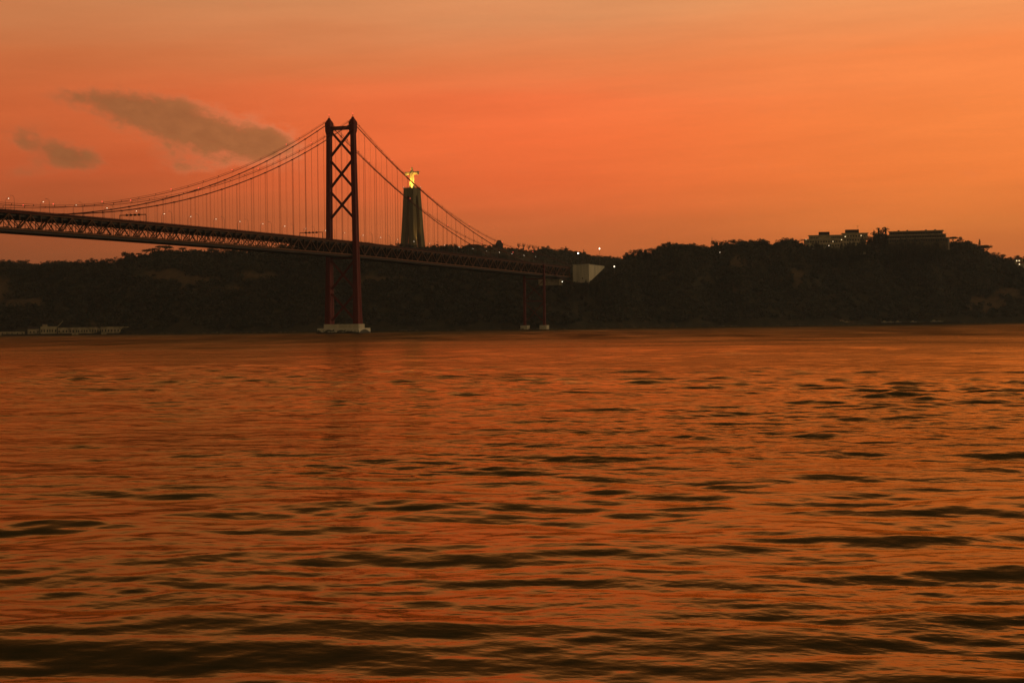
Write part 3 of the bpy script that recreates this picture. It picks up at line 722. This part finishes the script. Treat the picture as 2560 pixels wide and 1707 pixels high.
# vehicles
def car(s, y, lights, label, kind='car'):
    z = zb(s)+TD+1.16; o = empty('car' if kind == 'car' else 'van', (s, y, z)); tag(o, label, 'car' if kind == 'car' else 'van')
    d = 1 if lights == 'tail' else -1
    if kind == 'car':
        prof = [(-2.2, .35), (-2.25, .8), (-1.9, .95), (-1.2, 1.0), (-.6, 1.45), (.8, 1.45), (1.5, 1.0), (2.1, .9), (2.2, .35)]
        rg = [[(x, yy, zz_) for x, zz_ in prof] for yy in (-.85, .85)]
        MB().rings(rg).build('body', CARP, o, bevel=.05)
    else:
        MB().box(-2.9, 1.5, -1.0, 1.0, .5, 2.5).build('cargo_box', CARW, o, bevel=.06)
        MB().rings([[(1.55, y_, .45), (2.9, y_, .45), (2.9, y_, 1.1), (2.3, y_, 2.0), (1.55, y_, 2.1)] for y_ in (-.95, .95)]).build('cab', CARP, o, bevel=.05)
    xs = (-1.4, 1.4) if kind == 'car' else (-1.9, 2.0); r = .33 if kind == 'car' else .38
    for x in xs:
        for y_ in (-.85, .85): MB().tube([(x, y_*1.1-.12, r), (x, y_*1.1+.12, r)], r, 10).build('wheel', RUB, o)
    L = 2.25 if kind == 'car' else 4.95
    for y_ in (-.6, .6):
        if lights == 'tail': MB().ball((-L, y_, .85), .28, .28, .2, n=6, m=4).build('tail_light', REDL, o)
        elif lights == 'head': MB().ball((-L, y_, .8), .34, .34, .28, n=6, m=4).build('headlight', BLUEW, o)
    return o
car(-390.6, 5, 'tail', 'dark car with red tail lights on the deck near the left of the picture')
car(-370, 6.5, 'head', 'dark car with bluish white headlights on the deck near the left of the picture')
car(-447, -3, None, 'dark car on the deck, below the first lit lamps at the left')
car(-332.7, -4, None, 'dark car passing beneath the left sign gantry')
car(-304, -4, None, 'low dark car just right of the left sign gantry')
car(-481, -2, None, 'dark car nearest to the left edge of the picture')
car(-200, -5, None, 'dark car on the deck, midway between the two sign gantries')
# anchorage and abutment at the south end
an = empty('bridge_anchorage', (584, -12, 0)); tag(an, 'big pale concrete anchorage block where the girder ends', 'anchorage')
MB().rings([[(0, y, 54), (58, y, zb_), (58, y, z1), (0, y, z0)] for y, z0, z1, zb_ in ((-19, 74.3, 74.6, 72.5), (1.0, 75.0, 77.5, 55))]).build('wall', CONC, an)
MB().box(-.25, .0, -19.0, -18.2, 52, 74.4).box(-.6, .6, -19.4, 1.4, 74.6, 75.2).build('coping', CONC, an)
MB().ball((-.3, -11, 59.0), .8, .8, .8).build('drain_opening', GLASS, an)
ab = empty('abutment_wall', P(1378, 711, 2165)); tag(ab, 'low pale concrete wall on the slope under the end of the girder', 'wall')
MB().box(-5, 5, -12, 14, -1, 5.4).build('wall', PLAST, ab, bevel=.2); MB().box(-5.5, 5.5, -12.5, 14.5, 5.4, 5.9).build('coping', PLAST, ab)

# ------------------------------------------------------------------ monument
sx, sy = 798.1, 291.1; to_cam = math.atan2(CAM[1]-sy, CAM[0]-sx); FACE = to_cam-math.radians(41)
ped = empty('monument_pedestal', (sx, sy, 104), FACE); tag(ped, 'tall tapering concrete gateway pedestal carrying the golden lit statue', 'pedestal')
def pil(qx, qy):
    rg = []
    for z, R_, w in ((0, 12.2, 7.6), (30, 10.6, 6.9), (62, 9.1, 6.4), (80, 8.3, 6.2)):
        x0, x1 = sorted((qx*R_, qx*(R_-w))); y0, y1 = sorted((qy*R_, qy*(R_-w)))
        rg.append([(x0, y0, z), (x1, y0, z), (x1, y1, z), (x0, y1, z)])
    return MB().rings(rg)
for qx in (-1, 1):
    for qy in (-1, 1): pil(qx, qy).build('pillar', STONE, ped, bevel=.2)
def archtop(axis, sgn):
    mb = MB(); n = 10; R_ = 8.25; hw = 2.7
    for zt, d in ((84.4, 0),):
        prof = [(-hw, 84)]+[(-hw+2*hw*i/n, 72+4.5*math.sin(math.pi*i/n)) for i in range(n+1)]+[(hw, 84)]
        def pt(a, z, r): return (a, sgn*r, z) if axis == 'y' else (sgn*r, a, z)
        mb.rings([[pt(a, z, r) for a, z in prof] for r in (R_-2.5, R_-.15)])
    return mb
for ax in 'xy':
    for sg in (-1, 1): archtop(ax, sg).build('arch', STONE, ped)
MB().rings([[(-r, -r, z), (r, -r, z), (r, r, z), (-r, r, z)] for r, z in ((8.35, 80), (8.1, 84), (8.25, 84.2), (8.25, 86.2), (8.1, 86.4))]).build('top_slab', STONE, ped, bevel=.1)
mb = MB()
for a in np.linspace(-8.6, 8.6, 12):
    for q in (-8.6, 8.6): mb.bar((a, q, 86.2), (a, q, 87.5), .15, .15); mb.bar((q, a, 86.2), (q, a, 87.5), .15, .15)
for q in (-8.6, 8.6): mb.bar((-8.6, q, 87.5), (8.6, q, 87.5), .15, .15); mb.bar((q, -8.6, 87.5), (q, 8.6, 87.5), .15, .15)
mb.build('parapet', STONE, ped)
statue = empty('statue', (sx, sy, 190.4), FACE); tag(statue, 'golden floodlit robed statue with outstretched arms on the tall pedestal', 'statue')
mb = MB(); n = 28
rg = []
for z, a, b_, fold in ((0, 3.5, 3.9, .25), (2, 3.3, 3.7, .28), (6, 2.9, 3.3, .28), (11, 2.6, 3.0, .22), (15, 2.4, 3.0, .16), (18.5, 2.3, 3.4, .10), (21, 2.0, 3.5, .06), (22.6, 1.5, 2.9, .03), (23.4, .9, 1.3, 0), (24.2, .75, .85, 0)):
    rg.append([((a+fold*math.sin(7*2*math.pi*j/n))*math.cos(2*math.pi*j/n), (b_+fold*math.sin(7*2*math.pi*j/n))*math.sin(2*math.pi*j/n), z) for j in range(n)])
mb.rings(rg)
for s_ in (-1, 1):
    arm = []
    for y, zc, hh, ww in ((1.5, 20.8, 2.0, 1.3), (4, 20.7, 1.9, 1.25), (7, 20.6, 2.0, 1.2), (9.5, 20.6, 2.3, 1.25), (11.3, 20.5, 2.5, 1.3), (11.8, 20.9, 1.2, .9)):
        drop = 1.0+(y/11.0)**1.3*1.3
        arm.append([(ww*math.cos(2*math.pi*j/12), s_*y, zc+.1*y*.2+(hh*.6)*math.sin(2*math.pi*j/12)-(drop if math.sin(2*math.pi*j/12) < -.2 else 0)) for j in range(12)])
    mb.rings(arm if s_ > 0 else [r[::-1] for r in arm])
    mb.tube([(0, s_*11.5, 21.1), (.1, s_*12.8, 21.3)], [.62, .48], 8)
    mb.ball((.15, s_*13.3, 21.4), .55, .75, .28)
    for k, (o1, ln) in enumerate(((-.38, 1.0), (-.13, 1.2), (.13, 1.15), (.36, .9))): mb.tube([(.1+o1, s_*13.7, 21.4), (.15+o1*1.2, s_*(13.8+ln), 21.35-.1*k)], [.15, .10], 5)
    mb.tube([(.5, s_*13.1, 21.5), (.95, s_*13.7, 21.7)], [.17, .11], 5)
mb.tube([(0, 0, 23.4), (.1, 0, 25.0)], [.8, .7], 10)
mb.ball((.15, 0, 26.3), 1.15, 1.0, 1.55, n=14, m=9)
mb.ball((1.25, 0, 26.2), .25, .18, .42, n=6, m=5)
for s_ in (-1, 1): mb.ball((.2, s_*1.02, 26.2), .22, .14, .35, n=6, m=4); mb.ball((1.08, s_*.38, 26.6), .12, .16, .1, n=6, m=4)
body = mb.build('figure', STAT, statue)
rm = body.modifiers.new('remesh', 'REMESH'); rm.mode = 'VOXEL'; rm.voxel_size = .16; rm.use_smooth_shade = True
mb = MB(); mb.ball((-.25, 0, 26.6), 1.3, 1.2, 1.55, n=14, m=9); mb.rings([[(-.5+r*math.cos(2*math.pi*j/12), 1.25*r*math.sin(2*math.pi*j/12), z) for j in range(12)] for r, z in ((1.15, 24.0), (1.1, 25.2), (1.0, 26.5))]); mb.build('hair', STAT, statue, smooth_=True)
mb = MB(); mb.tube([(2.1, -1.2, 19.5), (2.15, 0, 18.7), (2.1, 1.2, 19.5)], .35, 6); mb.build('robe_folds', STAT, statue)
fx, fy = math.cos(FACE), math.sin(FACE)
def flood(dx, dy, z, tx, tz, e, size, col=(1, .54, .09)):
    o = empty('floodlight', (sx+fx*dx-fy*dy, sy+fy*dx+fx*dy, z)); tag(o, None, 'floodlight')
    l = bpy.data.lights.new('spot', 'SPOT'); l.energy = e; l.color = col; l.spot_size = math.radians(size); l.spot_blend = .6; l.shadow_soft_size = .3
    lo = bpy.data.objects.new('spot', l); COL.objects.link(lo); lo.parent = o
    lo.location = (0, 0, 1.5)
    tgt = Vector((sx+fx*tx, sy+fy*tx, tz)); dv = tgt-Vector((o.location.x, o.location.y, o.location.z+1.5))
    lo.rotation_euler = dv.to_track_quat('-Z', 'Y').to_euler()
    MB().box(-.3, .3, -.3, .3, 0, .8).build('housing', STEEL, o)
    MB().ball((0, 0, 1.0), .3, n=8, m=5).build('lens', LAMP, o)
    return o
for dx, dy, lab, e in ((8.2, -8.0, 'floodlight at the left front corner of the pedestal top', 22000), (8.2, 8.0, 'floodlight at the middle front corner of the pedestal top', 26000), (-8.2, 8.0, 'floodlight at the right corner of the pedestal top', 20000)):
    flood(dx, dy, 190.4, 0, 206, e*1.35, 80)['label'] = lab
o = flood(4.6, 3.5, 190.4, .5, 193.5, 2600, 100, (1, .60, .08)); o['label'] = 'floodlight close to the feet of the statue'
o = empty('floodlight', (sx+fx*3-fy*18, sy+fy*3+fx*18, 108)); tag(o, 'warm floodlight on the ground shining up the right face of the pedestal', 'floodlight')
l = bpy.data.lights.new('spot', 'SPOT'); l.energy = 30000; l.color = (1, .55, .16); l.spot_size = math.radians(50); l.spot_blend = .8; l.shadow_soft_size = .5
lo = bpy.data.objects.new('spot', l); COL.objects.link(lo); lo.parent = o; lo.location = (0, 0, 1.4)
lo.rotation_euler = (Vector((sx-fy*9+fx*3, sy+fx*9+fy*3, 150))-Vector(o.location)).to_track_quat('-Z', 'Y').to_euler()
MB().box(-.5, .5, -.5, .5, -3, 1.2).build('housing', STEEL, o)

# ------------------------------------------------------------------ buildings and lights on the far bank
def yaw_to_cam(u): return YAW+math.atan((u-1280)/FOC)      # local +y points away from the viewer after rotation by -this
def site(name, u, D, z, label, cat, turn=0.0, group=None):
    o = empty(name, at_u(u, D, z), -yaw_to_cam(u)+turn); return tag(o, label, cat, group)
K = lambda D: D/FOC
def wins(o, x0, x1, z0, z1, n, y, mat=GLASS, name='window', gap=.45):
    w = (x1-x0)/n
    for i in range(n): MB().box(x0+w*(i+gap/2), x0+w*(i+1-gap/2), y-.06, y+.3, z0, z1).build(name, mat, o)
# hilltop hotel
D = 2470; k = K(D); zz0 = hz(622, 2080, D); o = site('hilltop_hotel', 2085, D, zz0, 'lit stepped hotel with two dark stair blocks on top of the right hill', 'hotel', .12)
def blk(x0, x1, yt, yb, y0, y1, ref): return (( x0-ref)*k, (x1-ref)*k, y0, y1, (622-yb)*k, (622-yt)*k)
w_ = MB()
for q in ((2030, 2118, 589, 600, 8, 20), (2018, 2128, 599, 610, 4, 20), (2026, 2112, 609, 634, 0, 20), (2112, 2172, 585, 597, 8, 20), (2108, 2166, 596, 636, 3, 20)): w_.box(*blk(*q, 2085))
w_.build('wall', PLAST, o)
for q in ((2028, 2120, 587.4, 589, 7, 21), (2016, 2130, 597.6, 599, 3, 21), (2110, 2174, 583.2, 585, 7, 21), (2106, 2168, 594.6, 596, 2, 9)): MB().box(*blk(*q, 2085)).build('roof_slab', PLAST2, o)
for q in ((2054, 2079, 579.5, 589, 9, 18), (2119, 2151, 575, 585, 9, 18)): MB().box(*blk(*q, 2085)).build('stair_block', DARKROOF, o)
for x0, x1, z, y, n in ((2032, 2052, 596, 7.9, 5), (2082, 2116, 596, 7.9, 7), (2022, 2124, 606, 3.9, 16), (2030, 2108, 616, -.1, 12), (2114, 2168, 593, 7.9, 8), (2112, 2164, 603, 2.9, 8), (2112, 2160, 612, 2.9, 8)):
    wins(o, (x0-2085)*k, (x1-2085)*k, (622-z)*k, (622-z+4)*k, n, y)
for x, y_, yy, s_ in ((2036, 619, -.3, 1.5), (2046, 616, -.3, .8), (2052, 618, -.3, 1.6), (2076, 615, -.3, 1.4), (2117, 592, 7.6, 1.0), (2107, 600, 3.6, .8), (2156, 590, 7.6, .8), (2020, 598, 3.0, .6), (2086, 604, 3.6, .7)):
    MB().box((x-2085)*k-s_*.6, (x-2085)*k+s_*.6, yy-.2, yy+.1, (622-y_)*k-s_*.35, (622-y_)*k+s_*.35).build('lit_window', WIN if s_ < 1.2 else LAMP, o)
an_ = MB(); x = (2149-2085)*k; an_.bar((x, 12, 25), (x, 12, 30.5), .2, .2)
for a in (-2.2, -1.1, 1.1, 2.2): an_.bar((x, 12, 29), (x+a, 12, 30.6), .12, .12)
an_.build('antenna', STEEL, o)
# terraced building
D = 2500; k = K(D); o = site('terraced_building', 2295, D, hz(616, 2295, D), 'long terraced building with stacked balconies on the right hilltop', 'building', -.10)
def blk2(x0, x1, yt, yb, y0, y1): return ((x0-2295)*k, (x1-2295)*k, y0, y1, (616-yb)*k, (616-yt)*k)
w_ = MB()
for q in ((2226, 2353, 579, 588, 10, 24), (2226, 2361, 588, 597, 6, 24), (2226, 2369, 597, 625, 2, 24)): w_.box(*blk2(*q))
w_.build('wall', PLAST3, o)
for q in ((2224, 2356, 577, 579, 8.5, 25), (2225, 2364, 586.4, 588, 4.5, 10.2), (2225, 2372, 595.6, 597, .5, 6.2)): MB().box(*blk2(*q)).build('balcony_slab', PLAST, o)
for z, y, x1, n in ((585.5, 9.9, 2350, 20), (594.6, 5.9, 2359, 22), (604, 1.9, 2367, 24)): wins(o, (2228-2295)*k, (x1-2295)*k, (616-z)*k, (616-z+4.4)*k, n, y)
for x in (2246, 2267, 2312, 2334): MB().box(*blk2(x, x+4, 574.5, 577, 14, 17)).build('chimney', DARKROOF, o)
# a lit house at the far right and roofs on the far ridge
def house(name, u, yb, wpx, hpx, D, label, wall=PLAST2, roof=ROOF, hip=.6, lit=0, group=None, turn=.25, depth=8, nw=3):
    k = K(D); o = site(name, u, D, hz(yb, u, D), label, 'house', turn, group); w, h = wpx*k/2, hpx*k
    MB().box(-w, w, 0, depth, -6, h).build('wall', wall, o)
    rh = h*hip; e = .5
    MB().add([(-w-e, -e, h), (w+e, -e, h), (w+e, depth+e, h), (-w-e, depth+e, h), (-w*.6, depth/2, h+rh), (w*.6, depth/2, h+rh)], [(0, 1, 5, 4), (1, 2, 5), (2, 3, 4, 5), (3, 0, 4), (0, 3, 2, 1)]).build('roof', roof, o)
    for i in range(nw):
        x = -w+2*w*(i+.5)/nw; MB().box(x-.5, x+.5, -.06, .2, h*.35, h*.35+1.3).build('lit_window' if i < lit else 'window', WIN if i < lit else GLASS, o)
    return o
house('hillside_house', 2550, 656, 18, 8, 2560, 'pale house with lit windows at the right edge of the picture, upper one', lit=2)
house('hillside_house', 2556, 664, 16, 6, 2540, 'pale low house just below the lit house at the right edge', lit=1)
house('hillside_house', 139, 671, 8, 4, 2560, 'small pale house among the trees at the far left, leftmost of three')
house('hillside_house', 161, 670, 9, 3.5, 2558, 'small pale house among the trees at the far left, middle one of three')
house('hillside_house', 179, 668, 5, 4, 2556, 'small pale house among the trees at the far left, rightmost of three')
house('long_roofed_house', 1187, 622, 40, 8, 2760, 'dark long-roofed house on the far ridge where the cables meet the hill', DARKROOF, ROOF, .45, turn=.1, nw=5)
house('tower_house', 1254, 622, 15, 9, 2780, 'dark house with a steep pointed roof on the far ridge', DARKROOF, DARKROOF, 1.4, turn=.5, nw=2)
mst = MB(); p = at_u(1783, 2400, hz(612, 1783, 2400)); 
o = empty('radio_mast', p); tag(o, 'thin lattice radio mast rising from the trees of the right hill', 'mast')
for a, b_ in ((-.4, 0), (.4, 0), (0, .6)): mst.bar((a, b_, -4), (a*.4, b_*.4, 10), .12, .12)
for i in range(9): mst.bar((-.4+.025*i, 0, i*1.1), (.4-.025*i, 0, i*1.1+1), .08, .08)
mst.build('lattice', STEEL, o)
# riverside works at the left
def works(u, yt, wpx, D, label, roof=0.0, dep=10, wall=PLAST, nwin=4, op=True, turn=.0):
    D = 2345-127*(u+120)/450+6; k = K(D); z1 = hz(yt, u, D); o = site('riverside_building', u, D, 0.6, label, 'building', turn); w = wpx*k/2; h = z1-.6
    MB().box(-w, w, 0, dep, -1, h).build('wall', wall, o)
    if roof: MB().add([(-w-.4, -.4, h), (w+.4, -.4, h), (w+.4, dep+.4, h), (-w-.4, dep+.4, h), (-w-.4, dep/2, h+roof), (w+.4, dep/2, h+roof)], [(0, 1, 5, 4), (2, 3, 4, 5), (1, 2, 5), (3, 0, 4), (0, 3, 2, 1)]).build('roof', DARKROOF, o)
    for i in range(nwin):
        x = -w+2*w*(i+.5+random.uniform(-.15, .15))/nwin; MB().box(x-.7, x+.7, -.07, .3, h*.30, h*.62).build('window', GLASS, o)
    return o
works(85, 822, 26, 2296, 'small gabled riverside building at the far left, leftmost of the row', roof=2.5, nwin=3, turn=.1)
works(122, 816, 38, 2290, 'pale ruined riverside building with a row of openings at the far left', wall=PLAST2, nwin=6, roof=0)
works(113, 811, 12, 2300, 'small rooftop hut rising behind the pale ruined riverside building', nwin=2, wall=PLAST, roof=1.2)
works(163, 819, 34, 2280, 'roofless dark riverside building between the pale ruin and the long wall', nwin=4)
works(218, 818, 72, 2272, 'left half of the long derelict riverside warehouse', nwin=11, dep=14)
works(288, 816.5, 66, 2262, 'right half of the long derelict riverside warehouse', nwin=9, dep=14, roof=0)
works(25, 829, 70, 2318, 'low quay shed at the left edge of the picture', nwin=6, wall=PLAST)
cr = empty('derrick_crane', at_u(150, 2300, 6)); tag(cr, 'slanting derelict crane jib above the riverside ruins', 'crane')
cr.rotation_euler = (0, 0, -yaw_to_cam(150))
MB().bar((-2, 0, 0), (-2, 0, 4), .8, .8).build('post', STEEL, cr); jb = MB()
for q in (-.5, .5): jb.bar((-4, 0, 2.5+q), (4, 0, 11+q*.5), .3, .3)
for i in range(8): jb.bar((-4+i, 0, 2+i*1.06), (-3+i, 0, 4+i*1.0), .2, .2)
jb.build('jib', PLAST2, cr)
def quay(u0, u1, D0, D1, top, label):
    mb = MB(); rg = []
    for u_ in np.linspace(u0, u1, 12):
        D = D0+(D1-D0)*(u_-u0)/(u1-u0); a, b_ = at_u(u_, D, 0), at_u(u_, D+16, 0)
        rg.append([(a[0], a[1], -2), (b_[0], b_[1], -2), (b_[0], b_[1], top), (a[0], a[1], top)])
    o = mb.rings(rg).build('quay', ROCK); tag(o, label, 'quay'); return o
quay(-120, 330, 2345, 2218, 1.6, 'long dark quay under the riverside ruins at the left')
quay(2185, 2400, 2285, 2335, 2.0, 'dark quay at the foot of the right hill')
# huts and boats at the right waterside
house('boathouse', 2105, 806, 9, 5.5, 2280, 'small pale boathouse alone at the foot of the right hill', lit=0, nw=1, depth=5, hip=.35)
house('boathouse', 2118, 805, 12, 2.5, 2283, 'low dark shed right beside the small pale boathouse', wall=PLAST, nw=2, depth=5, hip=.3)
def boat(u, D, L, label, z=2.2, turn=0.0):
    o = site('boat', u, D, z, label, 'boat', turn, None); rg = []
    for x, w, h0, h1 in ((-.5, .22, .10, .30), (-.3, .30, .04, .28), (0, .32, 0, .27), (.3, .24, .03, .30), (.46, .08, .12, .36), (.5, .01, .22, .38)):
        rg.append([(x*L, -w*L*.5, h1*L*.5), (x*L, -w*L*.3, h0*L*.5), (x*L, w*L*.3, h0*L*.5), (x*L, w*L*.5, h1*L*.5)])
    MB().rings(rg).build('hull', BOATP, o)
    MB().box(-.25*L, .08*L, -.1*L, .1*L, .13*L, .27*L).build('cabin', PLAST2, o, bevel=.05)
    MB().bar((.1*L, 0, .13*L), (.1*L, 0, .62*L), .1, .1).build('mast', STEEL, o)
    return o
for i, (u_, D, L, lb) in enumerate(((2213, 2291, 9, 'pale boat at the left end of the dark quay'), (2228, 2294, 7, 'second boat from the left on the dark quay'), (2246, 2298, 8, 'third boat from the left on the dark quay, before the open stretch'), (2284, 2306, 8, 'boat alone near the middle of the dark quay'), (2337, 2318, 10, 'larger boat on the right part of the dark quay'), (2352, 2322, 7, 'small boat beside the larger one on the right part of the quay'))):
    boat(u_, D, L, lb, turn=.3*math.sin(i*2.3))
# tall floodlight masts and lone lamps on the banks
def mast(u, py, pyb, D, r, label, mat=LAMPW):
    z1, z0 = hz(py, u, D), hz(pyb, u, D); o = empty('floodlight_mast', at_u(u, D, z0)); tag(o, label, 'lamp mast'); h = z1-z0
    MB().tube([(0, 0, -2), (0, 0, h*.6), (0, 0, h)], [.24, .18, .12], 6).build('pole', GALV, o)
    hd = MB().bar((-1.1, 0, h), (1.1, 0, h), .25, .25).build('crossarm', GALV, o)
    MB().ball((0, 0, h+.3), r*1.15, r*.8, r*.95, n=10, m=6).build('lamp', mat, hd)
mast(1448, 634, 665, 2215, .95, 'tall mast with a bright white lamp standing on the pale anchorage')
mast(1501.5, 622.5, 668, 2240, .75, 'tall mast with a bright lamp against the sky, right of the first mast')
mast(1538, 667, 682, 2255, .95, 'lamp mast with a yellowish glow at the foot of the right hill', LAMP)
mast(1842, 631.5, 640, 2390, .8, 'lone bright white lamp among the trees of the right hill')
mast(1959, 622, 630, 2430, .5, 'small pinkish lamp among the trees left of the hotel', LAMP)
mast(1407.5, 705, 712, 2140, .45, 'small white lamp under the end of the girder')
mast(1802, 632, 640, 2370, .35, 'faint lamp deep in the trees left of the lone bright lamp', LAMP)
mast(1695, 639, 646, 2330, .35, 'faint lamp in the trees on the first rise of the right hill', LAMP)
mast(1663, 637, 644, 2330, .3, 'faintest lamp in the trees on the first rise, leftmost one', LAMP)

# ------------------------------------------------------------------ thin dusk haze over the river
hz_ = MB().box(-7200, 9600, -9600, 9600, -7.5, 262).build('haze', bpy.data.materials.new('haze_air')); tag(hz_, 'thin evening haze in the air over the river', 'haze', kind='stuff')
ha = hz_.data.materials[0]; ha.use_nodes = True; t = ha.node_tree; t.nodes.remove(t.nodes['Principled BSDF'])
pv = t.nodes.new('ShaderNodeVolumePrincipled'); pv.inputs['Color'].default_value = (.72, .86, 1.0, 1); pv.inputs['Density'].default_value = 3.7e-5; pv.inputs['Anisotropy'].default_value = .3
t.links.new(pv.outputs[0], t.nodes['Material Output'].inputs['Volume'])

# rough boulders along the water's edge
rb = np.random.default_rng(5); mb = MB()
for u_ in np.arange(-80, 2640, 7.0):
    D = float(itp(DS, u_))+rb.uniform(-9, 6); c = at_u(u_+rb.uniform(-3, 3), D, rb.uniform(-.2, .5)); r = rb.uniform(.5, 1.7)
    mb.ball(c, r*rb.uniform(1, 1.8), r*rb.uniform(1, 1.8), r*rb.uniform(.5, 1), n=6, m=4)
o = mb.build('shore_rocks', pbr('shore_boulders', (.12, .10, .07), .95, var=.6, scale=.3)); tag(o, 'broken rocks along the waterline of the far bank', 'rocks', kind='stuff')
